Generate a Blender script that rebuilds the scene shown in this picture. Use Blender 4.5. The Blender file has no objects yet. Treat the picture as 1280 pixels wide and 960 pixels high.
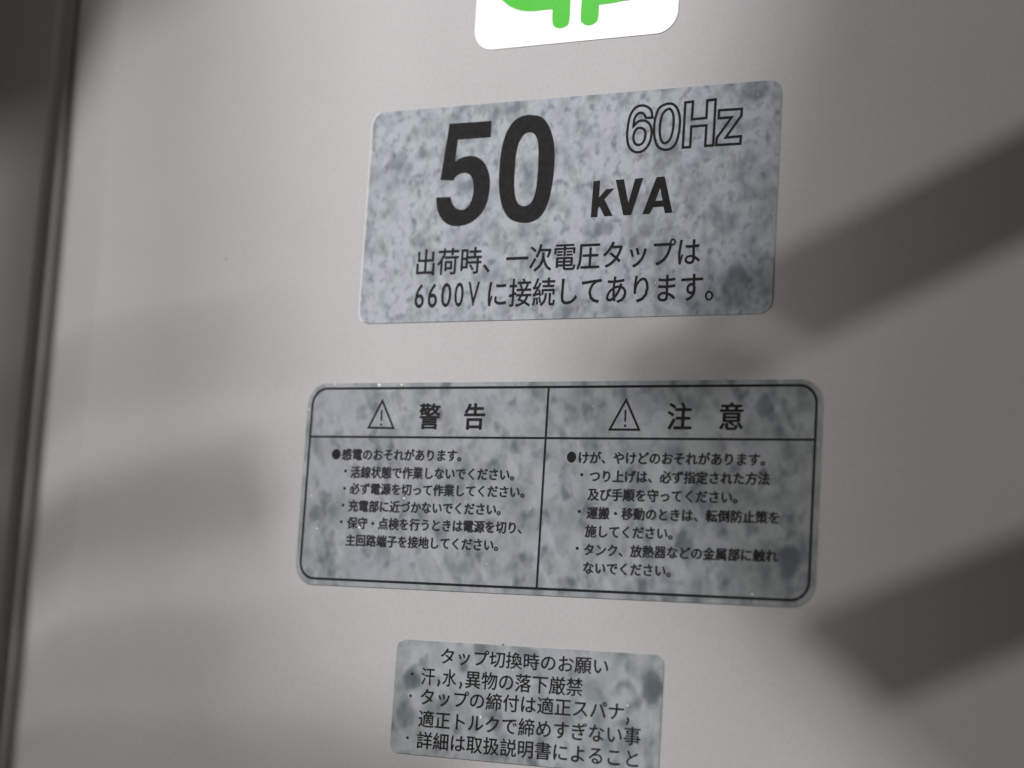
import bpy, bmesh, math, random
from mathutils import Matrix, Vector
random.seed(4)
S = bpy.context.scene
COL = S.collection

# ------------------------------------------------------------ camera
R = Matrix(((0.883817, -0.062151, 0.463686),
            (-0.007149, 0.989226, 0.14622),
            (-0.467778, -0.132546, 0.873851)))       # tank axes (right, down, into the wall) -> camera axes
CAM = Vector((0.40837, -0.76287, -0.115713))
cam = bpy.data.cameras.new('camera')
cam.sensor_width = 36.0
cam.lens = 2500 / 1280 * 36
cam.clip_start = 0.01
cam.clip_end = 50
cam.dof.use_dof = True
cam.dof.focus_distance = 0.862
cam.dof.aperture_fstop = 4.4
co = bpy.data.objects.new('camera', cam)
COL.objects.link(co)
def tw(r):                                           # (right, down, in) -> world (x, y = in, z = up)
    return Vector((r[0], r[2], -r[1]))
ax, ay, az = tw(R[0]), -tw(R[1]), -tw(R[2])
co.matrix_world = Matrix(((ax.x, ay.x, az.x, CAM.x), (ax.y, ay.y, az.y, CAM.y), (ax.z, ay.z, az.z, CAM.z), (0, 0, 0, 1)))
S.camera = co

# ------------------------------------------------------------ light
world = bpy.data.worlds.new('World')
S.world = world
world.use_nodes = True
bg = world.node_tree.nodes['Background']
bg.inputs[0].default_value = (1.0, 0.94, 0.84, 1)
bg.inputs[1].default_value = 0.12
def lamp(name, loc, target, size, power, color):
    l = bpy.data.lights.new(name, 'AREA')
    l.shape = 'DISK'
    l.size = size
    l.energy = power
    l.color = color
    o = bpy.data.objects.new(name, l)
    COL.objects.link(o)
    o.location = loc
    o.rotation_euler = (Vector(target) - Vector(loc)).to_track_quat('-Z', 'Y').to_euler()
    return Vector(loc)
LB = lamp('large_hall_lamp', (-0.35, -1.32, 1.12), (0, 0, 0), 0.030, 23.0, (0.99, 0.975, 1.0))
LA = lamp('side_hall_lamp', (1.7, -1.7, 1.15), (0.1, 0, 0), 0.085, 22.5, (1.0, 0.97, 0.94))
LC = lamp('low_left_fill', (-1.05, -0.75, 0.25), (-0.1, 0, 0), 0.11, 8.8, (1.0, 0.98, 0.97))  # added fill to lift the corner strip, no known source there
S.view_settings.view_transform = 'Standard'
S.view_settings.look = 'None'
S.view_settings.exposure = 0
S.view_settings.gamma = 1

# ------------------------------------------------------------ helpers
def P(x, y):
    """point of the tank front (y = 0) that the photograph shows at pixel x, y: (right, up) in metres"""
    d = R.transposed() @ Vector(((x - 640) / 2500, (y - 480) / 2500, 1))
    t = 0.76287 / d.z
    return (CAM.x + t * d.x, CAM.z - t * d.y)
def empty(name, loc, label, cat, group=None):
    o = bpy.data.objects.new(name, None)
    COL.objects.link(o)
    o.location = loc
    o.empty_display_size = 0.02
    o['label'] = label
    o['category'] = cat
    if group: o['group'] = group
    return o
def link(name, me, mat, parent=None, label=None, world_coords=True):
    me.materials.clear()
    me.materials.append(mat)
    o = bpy.data.objects.new(name, me)
    COL.objects.link(o)
    if parent:
        o.parent = parent
        if world_coords:
            me.transform(Matrix.Translation(-root_loc(parent)))
    if label: o['label'] = label
    return o
def root_loc(o):
    v = Vector(o.location)
    while o.parent:
        o = o.parent
        v = v + Vector(o.location)
    return v
def mesh_from(bm, smooth=False):
    me = bpy.data.meshes.new('mesh')
    bmesh.ops.recalc_face_normals(bm, faces=bm.faces)
    bm.to_mesh(me)
    bm.free()
    for p in me.polygons: p.use_smooth = smooth
    return me
def rrect(u0, u1, v0, v1, r, n=8):
    pts = []
    for cx, cy, a0 in ((u1 - r, v1 - r, 0), (u0 + r, v1 - r, 90), (u0 + r, v0 + r, 180), (u1 - r, v0 + r, 270)):
        for i in range(n + 1):
            a = math.radians(a0 + 90 * i / n)
            pts.append((cx + r * math.cos(a), cy + r * math.sin(a)))
    return pts
def slab(bm, pts, y_back, y_front, bevel=0.0):
    """polygon with thickness; the front face is inset a little when bevel is set"""
    n = len(pts)
    cx = sum(p[0] for p in pts) / n
    cz = sum(p[1] for p in pts) / n
    back = [bm.verts.new((p[0], y_back, p[1])) for p in pts]
    def inset(p):
        d = Vector((p[0] - cx, p[1] - cz))
        return (p[0] - bevel * (1 if d.x > 0 else -1), p[1] - bevel * (1 if d.y > 0 else -1))
    fr = [bm.verts.new((inset(p)[0], y_front, inset(p)[1])) for p in pts]
    for i in range(n):
        j = (i + 1) % n
        bm.faces.new((back[i], back[j], fr[j], fr[i]))
    bm.faces.new(fr)
    bm.faces.new(back[::-1])
def ribbon(bm, pts, w, y, closed=True):
    """flat stroke of width w along a polyline"""
    n = len(pts)
    L, Rr = [], []
    for i in range(n):
        p = Vector(pts[i])
        a = Vector(pts[(i - 1) % n]) if (closed or i > 0) else None
        b = Vector(pts[(i + 1) % n]) if (closed or i < n - 1) else None
        d1 = (p - a).normalized() if a is not None else (b - p).normalized()
        d2 = (b - p).normalized() if b is not None else d1
        n1 = Vector((-d1.y, d1.x)); n2 = Vector((-d2.y, d2.x))
        m = n1 + n2
        m = n1 if m.length < 1e-4 else m.normalized()
        k = w / 2 / max(0.45, m.dot(n1))
        L.append(bm.verts.new((p.x + m.x * k, y, p.y + m.y * k)))
        Rr.append(bm.verts.new((p.x - m.x * k, y, p.y - m.y * k)))
    for i in range(n if closed else n - 1):
        j = (i + 1) % n
        bm.faces.new((L[i], L[j], Rr[j], Rr[i]))
def smooth_path(pts, k=5):
    """closed path; points are (x, y) smooth or (x, y, 1) corner; Catmull-Rom between, tangents broken at corners"""
    n = len(pts); out = []
    for i in range(n):
        p0, p1, p2, p3 = pts[i - 1], pts[i], pts[(i + 1) % n], pts[(i + 2) % n]
        c1, c2 = len(p1) > 2, len(p2) > 2
        a, b = Vector(p1[:2]), Vector(p2[:2])
        if c1 and c2:
            out.append(tuple(a)); continue
        t1 = (b - a) * 0.5 if c1 else (b - Vector(p0[:2])) * 0.5
        t2 = (b - a) * 0.5 if c2 else (Vector(p3[:2]) - a) * 0.5
        if c1: t1 = (b - a) * 1.0 - t2 * 0.0
        for s in range(k):
            t = s / k
            h = (2*t**3 - 3*t**2 + 1) * a + (t**3 - 2*t**2 + t) * t1 + (-2*t**3 + 3*t**2) * b + (t**3 - t**2) * t2
            out.append(tuple(h))
    return out
def filled(contours, y):
    """filled outlines with holes, in tank coordinates, as a mesh"""
    cu = bpy.data.curves.new('outline', 'CURVE')
    cu.dimensions = '2D'; cu.fill_mode = 'BOTH'
    for c in contours:
        sp = cu.splines.new('POLY')
        sp.points.add(len(c) - 1)
        for q, p in zip(sp.points, c): q.co = (p[0], p[1], 0, 1)
        sp.use_cyclic_u = True
    return curve_mesh(cu, lambda x, z: (x, y, z))
def curve_mesh(cu, f):
    o = bpy.data.objects.new('outline', cu)
    COL.objects.link(o)
    bpy.context.view_layer.update()
    dg = bpy.context.evaluated_depsgraph_get()
    me = bpy.data.meshes.new_from_object(o.evaluated_get(dg))
    COL.objects.unlink(o)
    bpy.data.objects.remove(o); bpy.data.curves.remove(cu)
    for v in me.vertices: v.co = f(v.co.x, v.co.y)
    return me
def crop(pts, sc, ox, oy):
    """outline points read off an enlarged view: back to tank coordinates"""
    return [P(p[0] / sc + ox, p[1] / sc + oy) + tuple(p[2:]) for p in pts]

# ------------------------------------------------------------ materials
def new_mat(name):
    m = bpy.data.materials.new(name)
    m.use_nodes = True
    nt = m.node_tree
    return m, nt, nt.nodes, nt.links, nt.nodes['Principled BSDF']
def N(nt, kind, **kw):
    n = nt.nodes.new(kind)
    for k, v in kw.items():
        if k in n.inputs: n.inputs[k].default_value = v
        else: setattr(n, k, v)
    return n
def ramp(nt, stops):
    r = nt.nodes.new('ShaderNodeValToRGB')
    e = r.color_ramp.elements
    while len(e) < len(stops): e.new(0.5)
    for q, (p, c) in zip(e, stops):
        q.position = p
        q.color = (c[0], c[1], c[2], 1) if not isinstance(c, (int, float)) else (c, c, c, 1)
    return r
def paint(name, base, rough=0.5):
    m, nt, ns, ln, b = new_mat(name)
    tc = N(nt, 'ShaderNodeTexCoord')
    n1 = N(nt, 'ShaderNodeTexNoise', Scale=9.0, Detail=4.0, Roughness=0.6)
    n2 = N(nt, 'ShaderNodeTexNoise', Scale=520.0, Detail=2.0, Roughness=0.6)
    n4 = N(nt, 'ShaderNodeTexNoise', Scale=1100.0, Detail=1.0)
    for n in (n1, n2, n4): ln.new(tc.outputs['Object'], n.inputs['Vector'])
    r1 = ramp(nt, ((0.30, [c * 0.955 for c in base]), (0.70, [min(1, c * 1.03) for c in base])))
    ln.new(n1.outputs[0], r1.inputs[0])
    r2 = ramp(nt, ((0.25, (0.95, 0.95, 0.94)), (0.75, (1.04, 1.035, 1.04))))
    ln.new(n2.outputs[0], r2.inputs[0])
    mx = N(nt, 'ShaderNodeMix', data_type='RGBA', blend_type='MULTIPLY')
    mx.inputs[0].default_value = 1.0
    ln.new(r1.outputs[0], mx.inputs[6]); ln.new(r2.outputs[0], mx.inputs[7])
    hs = N(nt, 'ShaderNodeMix', data_type='RGBA', blend_type='OVERLAY')   # tiny coloured grain in the paint
    hs.inputs[0].default_value = 0.07
    ln.new(mx.outputs[2], hs.inputs[6]); ln.new(n4.outputs[1], hs.inputs[7])
    ln.new(hs.outputs[2], b.inputs['Base Color'])
    b.inputs['Roughness'].default_value = rough
    b.inputs['Specular IOR Level'].default_value = 0.22
    bp = N(nt, 'ShaderNodeBump', Strength=0.14, Distance=0.0003)
    n3 = N(nt, 'ShaderNodeTexNoise', Scale=260.0, Detail=3.0)
    ln.new(tc.outputs['Object'], n3.inputs['Vector'])
    ln.new(n3.outputs[0], bp.inputs['Height'])
    ln.new(bp.outputs[0], b.inputs['Normal'])
    return m
def film_mat(name, light, dark, scale, seed, blobs=(), streak=0.0, spot=(0.50, 0.66)):
    """bluish printed film whose glue has marbled; blobs are the larger dark patches (x, z, rx, rz, strength)"""
    m, nt, ns, ln, b = new_mat(name)
    tc = N(nt, 'ShaderNodeTexCoord')
    mp = N(nt, 'ShaderNodeMapping')
    mp.inputs['Location'].default_value = (seed, seed * 1.7, seed * 0.3)
    mp.inputs['Rotation'].default_value = (0, math.radians(12), 0)
    mp.inputs['Scale'].default_value = (1.0, 1.0, 0.8)
    ln.new(tc.outputs['Object'], mp.inputs['Vector'])
    na = N(nt, 'ShaderNodeTexNoise', Scale=scale * 0.6, Detail=2.0, Roughness=0.5)
    nb = N(nt, 'ShaderNodeTexNoise', Scale=scale * 0.3, Detail=2.0)
    nc = N(nt, 'ShaderNodeTexNoise', Scale=scale * 3.2, Detail=2.0)
    for n in (na, nb, nc): ln.new(mp.outputs[0], n.inputs['Vector'])
    ra = ramp(nt, ((spot[0] - 0.04, 0.0), (spot[1] + 0.06, 0.80)))
    ln.new(na.outputs[0], ra.inputs[0])
    rb = ramp(nt, ((0.34, 0.45), (0.64, 1.0)))
    ln.new(nb.outputs[0], rb.inputs[0])
    m0 = N(nt, 'ShaderNodeMath', operation='MULTIPLY')
    ln.new(ra.outputs[0], m0.inputs[0]); ln.new(rb.outputs[0], m0.inputs[1])
    nd = N(nt, 'ShaderNodeTexNoise', Scale=scale, Detail=1.5)
    ln.new(mp.outputs[0], nd.inputs['Vector'])
    rd = ramp(nt, ((0.50, 0.0), (0.74, 0.80)))
    ln.new(nd.outputs[0], rd.inputs[0])
    mul = N(nt, 'ShaderNodeMath', operation='MAXIMUM')
    ln.new(m0.outputs[0], mul.inputs[0]); ln.new(rd.outputs[0], mul.inputs[1])
    cur = mul.outputs[0]
    if blobs:
        sp = N(nt, 'ShaderNodeSeparateXYZ')
        ln.new(tc.outputs['Object'], sp.inputs[0])
        for (bx, bz, rx, rz, st) in blobs:
            def axis(o, c, r):
                s = N(nt, 'ShaderNodeMath', operation='SUBTRACT'); ln.new(o, s.inputs[0]); s.inputs[1].default_value = c
                d = N(nt, 'ShaderNodeMath', operation='DIVIDE'); ln.new(s.outputs[0], d.inputs[0]); d.inputs[1].default_value = r
                p = N(nt, 'ShaderNodeMath', operation='MULTIPLY'); ln.new(d.outputs[0], p.inputs[0]); ln.new(d.outputs[0], p.inputs[1])
                return p
            px, pz = axis(sp.outputs[0], bx, rx), axis(sp.outputs[2], bz, rz)
            ad = N(nt, 'ShaderNodeMath', operation='ADD'); ln.new(px.outputs[0], ad.inputs[0]); ln.new(pz.outputs[0], ad.inputs[1])
            wob = N(nt, 'ShaderNodeMath', operation='MULTIPLY_ADD'); ln.new(na.outputs[0], wob.inputs[0]); wob.inputs[1].default_value = -2.2
            ln.new(ad.outputs[0], wob.inputs[2])
            rr = ramp(nt, ((0.0, st), (0.25, st * 0.86), (0.60, st * 0.30), (1.0, 0.0)))
            rr.color_ramp.interpolation = 'EASE'
            w2 = N(nt, 'ShaderNodeMath', operation='ADD'); ln.new(wob.outputs[0], w2.inputs[0]); w2.inputs[1].default_value = 0.95
            ln.new(w2.outputs[0], rr.inputs[0])
            inv = N(nt, 'ShaderNodeMath', operation='SUBTRACT'); inv.inputs[0].default_value = 1.0; ln.new(rr.outputs[0], inv.inputs[1])
            mxx = N(nt, 'ShaderNodeMath', operation='MULTIPLY_ADD'); ln.new(cur, mxx.inputs[0]); ln.new(inv.outputs[0], mxx.inputs[1]); ln.new(rr.outputs[0], mxx.inputs[2])
            cur = mxx.outputs[0]
    rc = ramp(nt, ((0.30, light), (0.72, [min(1, light[0] * 1.12), min(1, light[1] * 1.12), light[2] * 1.10])))
    ln.new(nc.outputs[0], rc.inputs[0])
    hue = ramp(nt, ((0.36, (1.0, 0.98, 1.03)), (0.62, (0.985, 1.01, 0.985))))
    ln.new(nb.outputs[0], hue.inputs[0])
    hm = N(nt, 'ShaderNodeMix', data_type='RGBA', blend_type='MULTIPLY'); hm.inputs[0].default_value = 1.0
    ln.new(rc.outputs[0], hm.inputs[6]); ln.new(hue.outputs[0], hm.inputs[7])
    mix = N(nt, 'ShaderNodeMix', data_type='RGBA')
    ln.new(cur, mix.inputs[0])
    ln.new(hm.outputs[2], mix.inputs[6])
    mix.inputs[7].default_value = (*dark, 1)
    out = mix.outputs[2]
    if streak:
        m2 = N(nt, 'ShaderNodeMapping')
        m1 = N(nt, 'ShaderNodeMapping')
        m1.inputs['Rotation'].default_value = (0, math.radians(33), 0)
        ln.new(tc.outputs['Object'], m1.inputs['Vector'])
        m2.inputs['Scale'].default_value = (170, 1, 30)
        ln.new(m1.outputs[0], m2.inputs['Vector'])
        ns_ = N(nt, 'ShaderNodeTexNoise', Scale=1.0, Detail=2.0)
        ln.new(m2.outputs[0], ns_.inputs['Vector'])
        rs = ramp(nt, ((0.54, 0.0), (0.80, streak)))
        ln.new(ns_.outputs[0], rs.inputs[0])
        m3 = N(nt, 'ShaderNodeMix', data_type='RGBA')
        ln.new(rs.outputs[0], m3.inputs[0]); ln.new(out, m3.inputs[6]); m3.inputs[7].default_value = (0.45, 0.46, 0.49, 1)
        out = m3.outputs[2]
    ln.new(out, b.inputs['Base Color'])
    b.inputs['Roughness'].default_value = 0.36
    b.inputs['Specular IOR Level'].default_value = 0.3
    bp = N(nt, 'ShaderNodeBump', Strength=0.35, Distance=0.0006)
    ln.new(na.outputs[0], bp.inputs['Height'])
    ln.new(bp.outputs[0], b.inputs['Normal'])
    return m
def plain(name, c, rough=0.5, grain=0.1, spec=0.5):
    m, nt, ns, ln, b = new_mat(name)
    tc = N(nt, 'ShaderNodeTexCoord')
    n = N(nt, 'ShaderNodeTexNoise', Scale=420.0, Detail=3.0)
    ln.new(tc.outputs['Object'], n.inputs['Vector'])
    r = ramp(nt, ((0.3, [x * (1 - grain) for x in c]), (0.7, [min(1, x * (1 + grain)) for x in c])))
    ln.new(n.outputs[0], r.inputs[0])
    ln.new(r.outputs[0], b.inputs['Base Color'])
    b.inputs['Roughness'].default_value = rough
    b.inputs['Specular IOR Level'].default_value = spec
    return m
PAINT = paint('warm_grey_tank_paint', (0.408, 0.400, 0.403))
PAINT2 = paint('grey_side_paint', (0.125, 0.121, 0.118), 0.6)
INK = plain('black_label_ink', (0.013, 0.012, 0.013), 0.5, 0.30, 0.08)
INK_S = plain('worn_small_print_ink', (0.022, 0.020, 0.023), 0.5, 0.35, 0.08)
EDGE = plain('clear_edge_catch_light', (0.62, 0.63, 0.64), 0.25, 0.05)  # clear film margin, its catch light put into the pale colour
WHITE = plain('glossy_white_vinyl', (0.93, 0.93, 0.93), 0.35, 0.01)
GREEN = plain('bright_green_vinyl', (0.055, 0.46, 0.020), 0.35, 0.03)
STEEL = paint('dull_steel_paint', (0.30, 0.29, 0.28), 0.5)
CHIP = plain('bare_metal_speck', (0.10, 0.09, 0.08), 0.6, 0.2)
GLINT = plain('pale_scuff_glint', (0.80, 0.80, 0.82), 0.3, 0.05)  # pale marks, their sparkle painted into the colour

# ------------------------------------------------------------ tank
tank = empty('transformer_tank', (0, 0, -0.55), 'warm grey painted steel transformer tank filling the frame, labels stuck on its flat front', 'transformer tank')
def extrude_profile(prof, z0, z1, nz=1):
    bm = bmesh.new()
    rows = []
    for k in range(nz + 1):
        z = z0 + (z1 - z0) * k / nz
        rows.append([bm.verts.new((u, y, z)) for u, y in prof])
    for k in range(nz):
        for i in range(len(prof) - 1):
            bm.faces.new((rows[k][i], rows[k][i + 1], rows[k + 1][i + 1], rows[k + 1][i]))
    return mesh_from(bm, True)
Z0, Z1 = -0.55, 0.55
# front sheet, with its folded far edge so that it has thickness
front = [(0.62, 0.30), (0.62, 0.02), (0.614, 0.006), (0.60, 0.0), (0.30, 0.0), (0.0, 0.0), (-0.20, 0.0), (-0.2358, 0.0)]
link('front_panel', extrude_profile(front, Z0, Z1), PAINT, tank)
strip = [(-0.2358, 0.0), (-0.2366, 0.0002), (-0.2480, 0.0040), (-0.2600, 0.0084), (-0.2660, 0.0108), (-0.2720, 0.0136), (-0.2770, 0.0164), (-0.2812, 0.0196), (-0.2842, 0.0230), (-0.2860, 0.0270), (-0.2866, 0.0330)]
link('rounded_corner_strip', extrude_profile(strip, Z0, Z1), PAINT, tank)
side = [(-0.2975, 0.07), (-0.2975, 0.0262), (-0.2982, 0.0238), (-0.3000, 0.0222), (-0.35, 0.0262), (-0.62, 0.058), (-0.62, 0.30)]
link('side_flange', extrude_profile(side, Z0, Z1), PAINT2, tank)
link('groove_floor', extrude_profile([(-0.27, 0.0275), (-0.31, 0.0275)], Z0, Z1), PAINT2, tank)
for (x, y, r) in ((283, 324, 0.0004), (629, 806, 0.0005), (628, 32, 0.0004)):
    u, v = P(x, y)
    bm = bmesh.new()
    slab(bm, [(u + r * math.cos(a) * random.uniform(0.7, 1.2), v + r * math.sin(a) * random.uniform(0.7, 1.2)) for a in [k * math.pi / 4 for k in range(8)]], 0.0001, -0.00022)
    link('paint_speck', mesh_from(bm), CHIP, tank)

# ------------------------------------------------------------ stickers
FY, IY = -0.0004, -0.00050        # front of the film, height of the print on it
def film(parent, u0, u1, v0, v1, r, mat, rim=True):
    bm = bmesh.new()
    slab(bm, rrect(u0, u1, v0, v1, r), 0.0001, FY, 0.00012)
    link('film', mesh_from(bm), mat, parent)
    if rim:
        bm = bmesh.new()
        ribbon(bm, rrect(u0 - 0.0001, u1 + 0.0001, v0 - 0.0001, v1 + 0.0001, r)[11:24], 0.0006, FY + 0.0001, False)  # pale stroke on the left edge stands in for a bevel highlight
        link('film_edge_catch_light', mesh_from(bm), EDGE, parent)
def text(parent, s, xl, xr, yl, yr, bold=0.0, mat=None, ref=(-0.075, 0.80), name='text_line', shear=0.0):
    cu = bpy.data.curves.new('lettering', 'FONT')
    cu.body = s
    cu.size = 1.0
    cu.resolution_u = 3
    me = curve_mesh(cu, lambda x, z: (x, IY, z))
    x0 = min(v.co.x for v in me.vertices); x1 = max(v.co.x for v in me.vertices)
    u0 = P(xl, (yl[0] + yl[1]) / 2)[0]; u1 = P(xr, (yr[0] + yr[1]) / 2)[0]
    top = (P(xl, yl[0])[1] + P(xr, yr[0])[1]) / 2; bot = (P(xl, yl[1])[1] + P(xr, yr[1])[1]) / 2
    if ref == 'own': ref = (min(v.co.z for v in me.vertices), max(v.co.z for v in me.vertices))
    k = (top - bot) / (ref[1] - ref[0])
    if bold:                                         # heavier type: the same strokes printed again a hair to each side
        bm = bmesh.new(); bm.from_mesh(me); src = list(bm.faces)
        for q, (dx, dz) in enumerate(((bold, 0.0), (bold * 0.5, bold * 0.3), (bold * 0.5, -bold * 0.3))):
            g = bmesh.ops.duplicate(bm, geom=src)
            for v in g['geom']:
                if isinstance(v, bmesh.types.BMVert):
                    v.co.x += dx; v.co.z += dz; v.co.y -= 0.00002 * (q + 1)
        bm.to_mesh(me); bm.free()
        x1 += bold
    for v in me.vertices:
        v.co.x = u0 + (v.co.x - x0) * (u1 - u0) / (x1 - x0)
        v.co.z = bot + (v.co.z - ref[0]) * k
    return link(name, me, mat or INK, parent)
def dots(parent, items, name='bullet', mat=None):
    for (x, y, ru, rv) in items:
        u, v = P(x, y)
        bm = bmesh.new()
        vs = [bm.verts.new((u + ru * math.cos(k * math.pi / 8), IY, v + rv * math.sin(k * math.pi / 8))) for k in range(16)]
        bm.faces.new(vs)
        link(name, mesh_from(bm), mat or INK, parent)
def commas(parent, items):
    for (x, y) in items:
        u, v = P(x, y)
        bm = bmesh.new()
        ribbon(bm, [(u - 0.0003, v + 0.0014), (u + 0.0003, v + 0.0003), (u - 0.0005, v - 0.0015)], 0.0009, IY, False)
        link('comma', mesh_from(bm), INK_S, parent)
def glints(parent, items):
    """tiny pale scuff and bubble marks in the film, their glint put into the colour"""
    bm = bmesh.new()
    for (x, y, r) in items:
        u, v = P(x, y); r *= 0.62
        pts = [(u + r * math.cos(a) * random.uniform(0.5, 1.3), v + r * math.sin(a) * random.uniform(0.5, 1.3)) for a in [k * math.pi / 3 for k in range(6)]]
        slab(bm, pts, FY, FY - 0.00018, r * 0.3)
    o = link('scuffs_and_glints', mesh_from(bm), GLINT, parent)
    o['kind'] = 'stuff'

# --- white sticker with the green emblem (cut by the top of the frame)
WU0, WU1, WV0, WV1 = -0.0304, 0.0699, 0.1526, 0.252
ws = empty('emblem_sticker', (0.02, 0, 0.152), 'glossy white sticker with a bright green rounded emblem, topmost on the tank', 'sticker')
bm = bmesh.new(); slab(bm, rrect(WU0, WU1, WV0, WV1, 0.0098, 12), 0.0001, FY, 0.00012)
link('film', mesh_from(bm), WHITE, ws)
lf = crop([(615, -10, 1), (608, 108), (588, 135), (558, 143), (533, 133), (524, 108), (525, 49, 1), (480, 52), (430, 58), (370, 55), (320, 38), (285, 13), (262, -20)], 4, 560, 0)
lf = [(p[0], p[1]) + tuple(p[2:]) for p in lf] + [(-0.0085, 0.178), (-0.004, 0.192), (0.006, 0.198), (P(615, -10)[0] + 0.0005, 0.198, 1)]
rt = crop([(672, -10, 1), (666, 90), (672, 115), (700, 129), (733, 120), (752, 95), (757, 26, 1), (820, 18), (880, 6), (925, -8)], 4, 560, 0)
rt = [(p[0], p[1]) + tuple(p[2:]) for p in rt] + [(0.049, 0.178), (0.045, 0.191), (0.036, 0.198), (P(672, -10)[0] + 0.0005, 0.198, 1)]
link('green_emblem_half', filled([smooth_path(lf)], IY), GREEN, ws)
link('green_emblem_half', filled([smooth_path(rt)], IY), GREEN, ws)

# --- 50 kVA rating sticker
def loc_of(x, y, cx, cz, rx, rz, s):
    u, v = P(x, y)
    return (u - cx, v - cz, rx, rz, s)
KC = (0.0187, 0.028)
kv = empty('rating_sticker', (KC[0], 0, KC[1]), 'mottled blue-grey sticker with large black 50 kVA and outlined 60Hz', 'sticker')
KF = film_mat('marbled_rating_film', (0.312, 0.338, 0.366), (0.098, 0.108, 0.138), 245, 3.1,
              [loc_of(757, 284, *KC, 0.006, 0.005, 0.75), loc_of(918, 352, *KC, 0.007, 0.006, 0.38), loc_of(945, 108, *KC, 0.007, 0.006, 0.55),
               loc_of(497, 200, *KC, 0.006, 0.005, 0.5)], 0.12, (0.47, 0.66))
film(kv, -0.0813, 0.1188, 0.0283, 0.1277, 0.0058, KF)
C1 = (4.571, 440, 90)
C2 = (4.571, 710, 90)
five = [(560, 297, 1), (800, 281, 1), (795, 374, 1), (608, 388, 1), (592, 512, 1), (640, 487), (700, 482), (755, 515), (785, 580), (790, 650), (776, 740), (740, 810), (680, 862), (605, 882), (545, 868), (505, 825), (487, 765), (484, 718, 1), (566, 715, 1), (575, 750), (598, 780), (635, 788), (670, 765), (692, 710), (697, 650), (685, 600), (655, 578), (620, 583), (595, 600), (582, 622, 1), (508, 618, 1)]
zero_o = [(1040, 248), (1090, 262), (1130, 315), (1155, 400), (1160, 500), (1150, 620), (1125, 740), (1085, 820), (1030, 857), (970, 862), (905, 840), (865, 780), (845, 690), (843, 580), (855, 460), (880, 360), (925, 285), (980, 252)]
zero_i = [(1020, 346), (1050, 362), (1066, 410), (1068, 490), (1062, 600), (1050, 690), (1025, 748), (985, 768), (950, 750), (932, 695), (930, 610), (938, 490), (955, 410), (985, 360)]
link('numeral', filled([smooth_path(crop(five, *C1))], IY), INK, kv)
link('numeral', filled([smooth_path(crop(zero_o, *C1)), smooth_path(crop(zero_i, *C1))], IY), INK, kv)
def poly(pts): return [(a, b, 1) for a, b in pts]
kk = poly([(150, 628), (184, 623), (178, 722), (222, 673), (263, 668), (208, 728), (254, 821), (211, 824), (184, 765), (172, 780), (168, 828), (135, 829)])
vv = poly([(278, 620), (320, 616), (347, 755), (388, 613), (430, 608), (362, 816), (320, 818)])
aa = poly([(510, 604), (553, 600), (597, 803), (558, 806), (549, 768), (487, 772), (468, 810), (430, 812)])
ah = poly([(530, 662), (542, 735), (501, 738)])
link('letter', filled([smooth_path(crop(kk, *C2))], IY), INK, kv)
link('letter', filled([smooth_path(crop(vv, *C2))], IY), INK, kv)
link('letter', filled([smooth_path(crop(aa, *C2)), smooth_path(crop(ah, *C2))], IY), INK, kv)
for c in (kk, vv, aa):                                # the unit letters are set a touch bolder
    bm = bmesh.new(); ribbon(bm, smooth_path(crop(c, *C2)), 0.0003, IY - 0.00002)
    link('letter_outline', mesh_from(bm), INK, kv)
six_o = [(485, 262, 1), (478, 222), (455, 200), (420, 193), (385, 208), (358, 250), (345, 310), (340, 370), (348, 420), (370, 450), (402, 460), (440, 445), (468, 405), (480, 355), (476, 315), (458, 288), (430, 278), (400, 287), (376, 312, 1), (383, 268), (398, 243), (418, 234), (437, 243), (447, 263, 1)]
six_i = [(413, 320), (435, 328), (445, 350), (440, 385), (425, 410), (400, 418), (382, 405), (376, 375), (382, 345), (395, 326)]
o_o = [(575, 182), (610, 190), (633, 225), (642, 280), (636, 345), (620, 405), (590, 438), (550, 445), (515, 425), (497, 375), (495, 310), (505, 250), (528, 203)]
o_i = [(578, 212), (600, 232), (606, 280), (600, 340), (585, 385), (558, 408), (537, 395), (527, 350), (530, 290), (545, 238)]
hh = poly([(673, 176), (717, 170), (710, 272), (793, 264), (798, 164), (846, 158), (832, 420), (786, 424), (793, 306), (707, 313), (700, 430), (658, 433)])
zz = poly([(866, 220), (996, 212), (993, 250), (903, 376), (990, 368), (987, 411), (849, 419), (853, 377), (938, 260), (863, 266)])
for cs in ((six_o, six_i), (o_o, o_i), (hh,), (zz,)):
    bm = bmesh.new()
    for c in cs: ribbon(bm, smooth_path(crop(c, *C2)), 0.00112, IY)
    link('outlined_letter', mesh_from(bm), INK, kv)
text(kv, '出荷時、一次電圧タップは', 521.4, 875.7, (312.5, 345), (299.5, 331), 0.022)
for ch, xa, xb, q in (('6', 362, 415, 0), ('6', 437, 490, 0.6), ('0', 512, 570, 1.2), ('0', 588, 640, 1.8), ('V', 665, 730, 2.4)):
    text(kv, ch, xa / 4.571 + 440, xb / 4.571 + 440, (355.2 - q, 385.4 - q), (355.0 - q, 385.1 - q), 0.012, ref='own', name='numeral')
text(kv, 'に接続してあります。', 610.6, 892.5, (351, 384), (342, 376.5), 0.022)
glints(kv, [(820, 354, 0.0006), (793, 391, 0.0005), (604, 196, 0.0005), (948, 118, 0.0004), (815, 300, 0.0005), (463, 352, 0.0004)])

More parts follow.
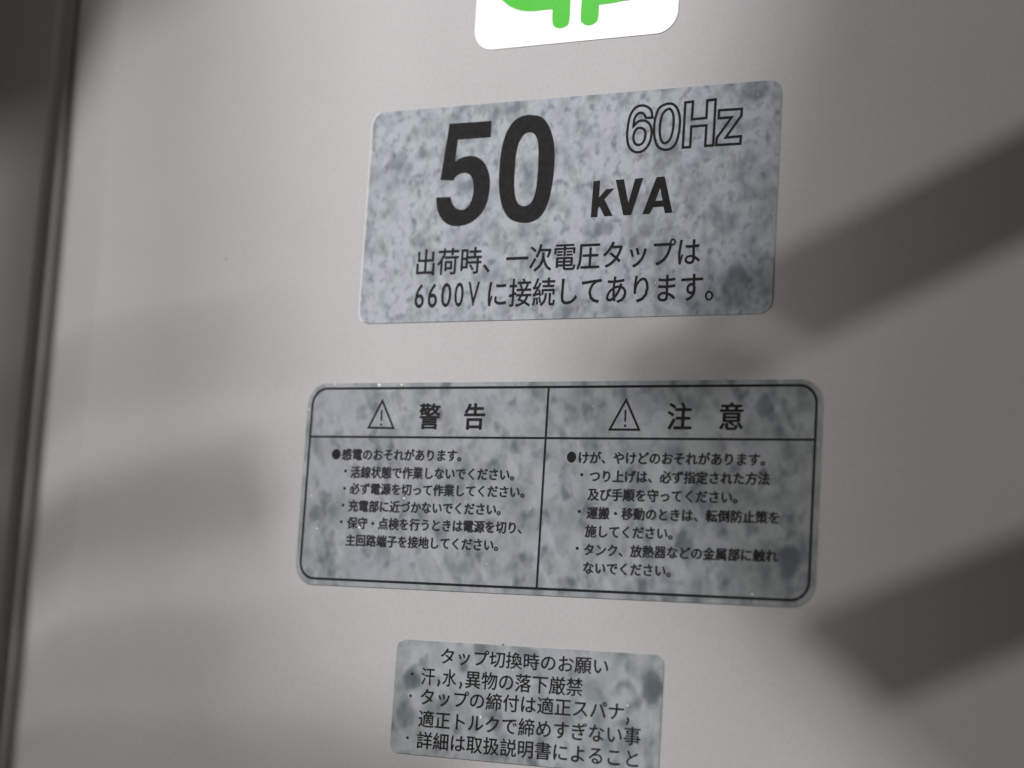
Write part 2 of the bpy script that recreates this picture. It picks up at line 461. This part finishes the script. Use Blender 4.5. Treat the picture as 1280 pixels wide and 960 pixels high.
# --- warning and caution sticker
WC = (0.0186, -0.095)
wn = empty('warning_sticker', (WC[0], 0, WC[1]), 'wide mottled grey sticker with black rounded frame, two hazard triangles and dense Japanese text', 'sticker')
WF = film_mat('marbled_warning_film', (0.255, 0.272, 0.284), (0.066, 0.082, 0.095), 150, 8.7,
              [loc_of(985, 705, *WC, 0.006, 0.008, 0.85), loc_of(492, 583, *WC, 0.006, 0.004, 0.6), loc_of(553, 668, *WC, 0.005, 0.004, 0.5),
               loc_of(855, 685, *WC, 0.005, 0.004, 0.5), loc_of(958, 508, *WC, 0.005, 0.006, 0.6), loc_of(902, 552, *WC, 0.008, 0.005, 0.5),
               loc_of(398, 642, *WC, 0.005, 0.004, 0.6)], 0.35, (0.48, 0.70))
film(wn, -0.1056, 0.1424, -0.0912, 0.0010, 0.0098, WF, False)
U0, U1, V0, V1, VH, UM = -0.1029, 0.1398, -0.0883, -0.0015, -0.0237, 0.0183
bm = bmesh.new(); ribbon(bm, rrect(U0, U1, V0, V1, 0.0076, 10), 0.00105, IY)
link('frame_line', mesh_from(bm), INK, wn)
bm = bmesh.new(); ribbon(bm, [(U0 + 0.0004, VH), (U1 - 0.0004, VH)], 0.0009, IY - 0.00003, False)
link('header_line', mesh_from(bm), INK, wn)
bm = bmesh.new(); ribbon(bm, [(UM, V1 - 0.0004), (UM, V0 + 0.0004)], 0.0009, IY - 0.00006, False)
link('divider_line', mesh_from(bm), INK, wn)
def triangle(a, b, c, e0, e1, d):
    bm = bmesh.new(); ribbon(bm, [P(*a), P(*b), P(*c)], 0.00095, IY)
    t = link('hazard_triangle', mesh_from(bm), INK, wn)
    bm = bmesh.new(); ribbon(bm, [P(*e0), P(*e1)], 0.0008, IY, False)
    u, v = P(*d)
    vs = [bm.verts.new((u + 0.0006 * math.cos(k * math.pi / 4), IY, v + 0.0006 * math.sin(k * math.pi / 4))) for k in range(8)]
    bm.faces.new(vs)
    link('exclamation_mark', mesh_from(bm), INK, t)
triangle((478.7, 501), (461.2, 534.6), (492.4, 535.3), (477.8, 512.5), (477.2, 526), (476.9, 530.8))
triangle((783.3, 500), (762.6, 537), (799.3, 537.3), (782.4, 512.5), (782.0, 527.2), (781.9, 532.3))
text(wn, '警　告', 524, 606.9, (506, 536), (506, 536.5), 0.05, name='heading')
text(wn, '注　意', 834.6, 929.8, (505, 537), (505.5, 537.5), 0.05, name='heading')
B = 0.075
dots(wn, [(421, 567.8, 0.0024, 0.0024), (714.9, 571.4, 0.0022, 0.0024)])
dots(wn, [(432.5, 588.7, .0007, .0007), (431.3, 610.6, .0007, .0007), (429.4, 631.3, .0007, .0007), (427.2, 652.2, .0007, .0007),
          (727.8, 593.4, .0007, .0007), (724.6, 639.2, .0007, .0007), (722, 685.4, .0007, .0007)], 'dot')
for s, xl, xr, yl, yr in (
    ('感電のおそれがあります。', 428.1, 577.5, (561.4, 575.2), (563.0, 576.5)),
    ('活線状態で作業しないでください。', 438.7, 643.5, (584.2, 598.0), (585.8, 600.0)),
    ('必ず電源を切って作業してください。', 437.5, 656.3, (605.0, 618.3), (607.6, 621.4)),
    ('充電部に近づかないでください。', 436.0, 626.8, (626.2, 640.0), (629.6, 643.4)),
    ('保守・点検を行うときは電源を切り、', 434.4, 653.0, (647.3, 661.3), (652.4, 666.4)),
    ('主回路端子を接地してください。', 432.5, 623.5, (668.5, 682.3), (674.6, 688.6)),
    ('けが、やけどのおそれがあります。', 723.9, 957.4, (564.8, 579.4), (567.6, 582.4)),
    ('つり上げは、必ず指定された方法', 737.5, 962.9, (588.0, 602.5), (591.7, 606.2)),
    ('及び手順を守ってください。', 734.9, 922.5, (611.0, 625.5), (614.6, 629.5)),
    ('運搬・移動のときは、転倒防止策を', 733.6, 974.8, (634.2, 648.6), (640.0, 654.6)),
    ('施してください。', 731.7, 841.5, (657.2, 671.8), (659.6, 674.2)),
    ('タンク、放熱器などの金属部に触れ', 730.4, 973.2, (680.0, 694.4), (688.2, 702.8)),
    ('ないでください。', 729.4, 839.2, (703.0, 717.4), (706.2, 721.0))):
    text(wn, s, xl, xr, yl, yr, B, INK_S)
glints(wn, [(475, 482, 0.0014), (503, 481, 0.0009), (419, 481, 0.0007), (397, 661, 0.0008), (450, 660, 0.0012), (390, 620, 0.0006), (506, 623, 0.0009),
            (941, 743, 0.0009), (609, 705, 0.0005), (663, 636, 0.0005), (742, 508, 0.0004), (387, 512, 0.0007)])

# --- tap-change sticker (cut by the bottom of the frame)
TC = (0.0150, -0.163)
tp = empty('tap_change_sticker', (TC[0], 0, TC[1]), 'small mottled grey sticker with five black Japanese text lines, lowest on the tank', 'sticker')
TF = film_mat('marbled_tap_film', (0.300, 0.320, 0.332), (0.070, 0.086, 0.096), 140, 14.3,
              [loc_of(815, 860, *TC, 0.0058, 0.0085, 0.9), loc_of(517, 850, *TC, 0.0055, 0.0058, 0.9), loc_of(508, 893, *TC, 0.006, 0.008, 0.7),
               loc_of(660, 816, *TC, 0.006, 0.003, 0.5), loc_of(742, 862, *TC, 0.006, 0.006, 0.4)], 0.15, (0.48, 0.72))
film(tp, -0.0490, 0.0789, -0.1625, -0.1131, 0.0045, TF, False)
text(tp, 'タップ切換時のお願い', 551.6, 761, (810.5, 829.6), (823.6, 843.5), 0.022)
dots(tp, [(516, 842.4, .0006, .0006), (514, 869.7, .0006, .0006), (510, 922, .0006, .0006)], 'dot')
text(tp, '汗', 527.5, 544.1, (835.2, 855.5), (836.2, 856.4), 0.022)
text(tp, '水', 554, 571.2, (837, 857.4), (838.0, 858.4), 0.022)
text(tp, '異物の落下厳禁', 582.4, 728.9, (838.8, 860.0), (849.0, 870.0), 0.022)
text(tp, 'タップの締付は適正スパナ', 526.4, 780.5, (861.3, 880.8), (879.0, 900.5), 0.022)
text(tp, '適正トルクで締めすぎない事', 523.9, 801.3, (887.4, 907.8), (911.3, 932.8), 0.022)
text(tp, '詳細は取扱説明書によること', 521.6, 798.5, (913.4, 934.6), (940.0, 960.5), 0.022)
commas(tp, [(549, 853.5), (576.5, 856.5), (785.3, 901.2)])
glints(tp, [(785, 882, 0.0007), (601, 897, 0.0009), (642, 838, 0.0005), (795, 932, 0.0004), (584, 819, 0.0004), (620, 880, 0.0005)])

# ------------------------------------------------------------ unseen bars inferred from their shadows, plus bars and plates added to shape the shade
def toward(p, L, dist):
    """point dist metres in front of the tank on the line from wall point p to lamp L"""
    w = Vector((p[0], 0, p[1]))
    t = dist / -L.y
    return w + (L - w) * t
def plate(pix, L, dist, thick):
    bm = bmesh.new()
    fr = [toward(P(*q), L, dist) for q in pix]
    slab_pts = [(v.x, v.z) for v in fr]
    slab(bm, slab_pts, -dist, -dist - thick)
    return mesh_from(bm)
blockers = empty('unseen_light_blockers', (0, -1.0, 0), 'unseen steel bars behind the broad diagonal shadows, with added plates and bars shaping the light', 'light blockers')
def bar(pix, L, dist, thick=0.008, name='shade_bar'):
    link(name, plate(pix, L, dist, thick), STEEL, blockers)
bar([(885, 350), (905, 388), (968, 372), (1038, 414), (1700, 95), (1700, -55), (980, 312)], LA, 0.24)
bar([(1020, 766), (1130, 866), (1700, 630), (1700, 500)], LA, 0.24)
bar([(800, 428), (880, 400), (988, 447), (930, 480), (800, 480)], LA, 0.26, name='small_shade_plate')  # added blocker, deepens the shade between the two large labels
bar([(970, -260), (925, 60), (860, 280), (765, 400), (820, 540), (1900, 540), (1900, -260)], LB, 1.0, 0.02, 'large_shade_plate')  # added blocker, shaped to dim the upper right
bar([(690, 440), (820, 408), (890, 345), (975, 300), (1300, 170), (1300, 320), (1010, 440), (960, 500), (690, 478)], LB, 0.80)
bar([(800, 480), (865, 640), (985, 742), (1130, 868), (1260, 965), (1600, 1130), (1900, 1130), (1900, 480)], LB, 0.78, 0.02, 'large_shade_plate')  # added blocker, shaped to dim the lower right
bar([(990, -400), (990, 1300), (1900, 1300), (1900, -400)], LC, 0.36, 0.01, 'large_shade_plate')  # added blocker, fades the low left fill towards the right
bar([(-600, -600), (325, -600), (300, 1600), (-600, 1600)], LB, 1.05, 0.02, 'large_shade_plate')  # added blocker, dims the left of the front panel
CORNER = [(-300, -300), (230, -300), (205, -30), (120, 10), (75, 80), (10, 130), (-300, 190)]
bar(CORNER, LB, 0.55, name='small_shade_plate')  # added blocker for the dark top left corner, repeated for the fill
bar(CORNER, LC, 0.24, name='small_shade_plate')
bar([(42, -400), (88, -400), (19, 400), (-43, 1050), (-92, 1050), (-28, 400)], LC, 0.07, 0.001)  # added strip that keeps the fill off the groove
bar([(-200, 640), (110, 600), (330, 560), (360, 640), (110, 706), (-200, 740)], LB, 0.72)  # this and the bars below are added for soft bands at left
bar([(-200, 680), (110, 626), (230, 600), (380, 568), (230, 628), (110, 664), (-200, 712)], LC, 0.21)
bar([(-200, 500), (360, 405), (360, 414), (-200, 512)], LC, 0.22)
bar([(-200, 860), (420, 790), (420, 800), (-200, 874)], LC, 0.22)
bar([(-200, 945), (460, 928), (460, 948), (-200, 968)], LC, 0.20)
bar([(-200, 840), (330, 800), (330, 850), (-200, 900)], LB, 0.95)
bar([(-200, 925), (600, 905), (560, 1000), (-200, 1000)], LB, 0.80)
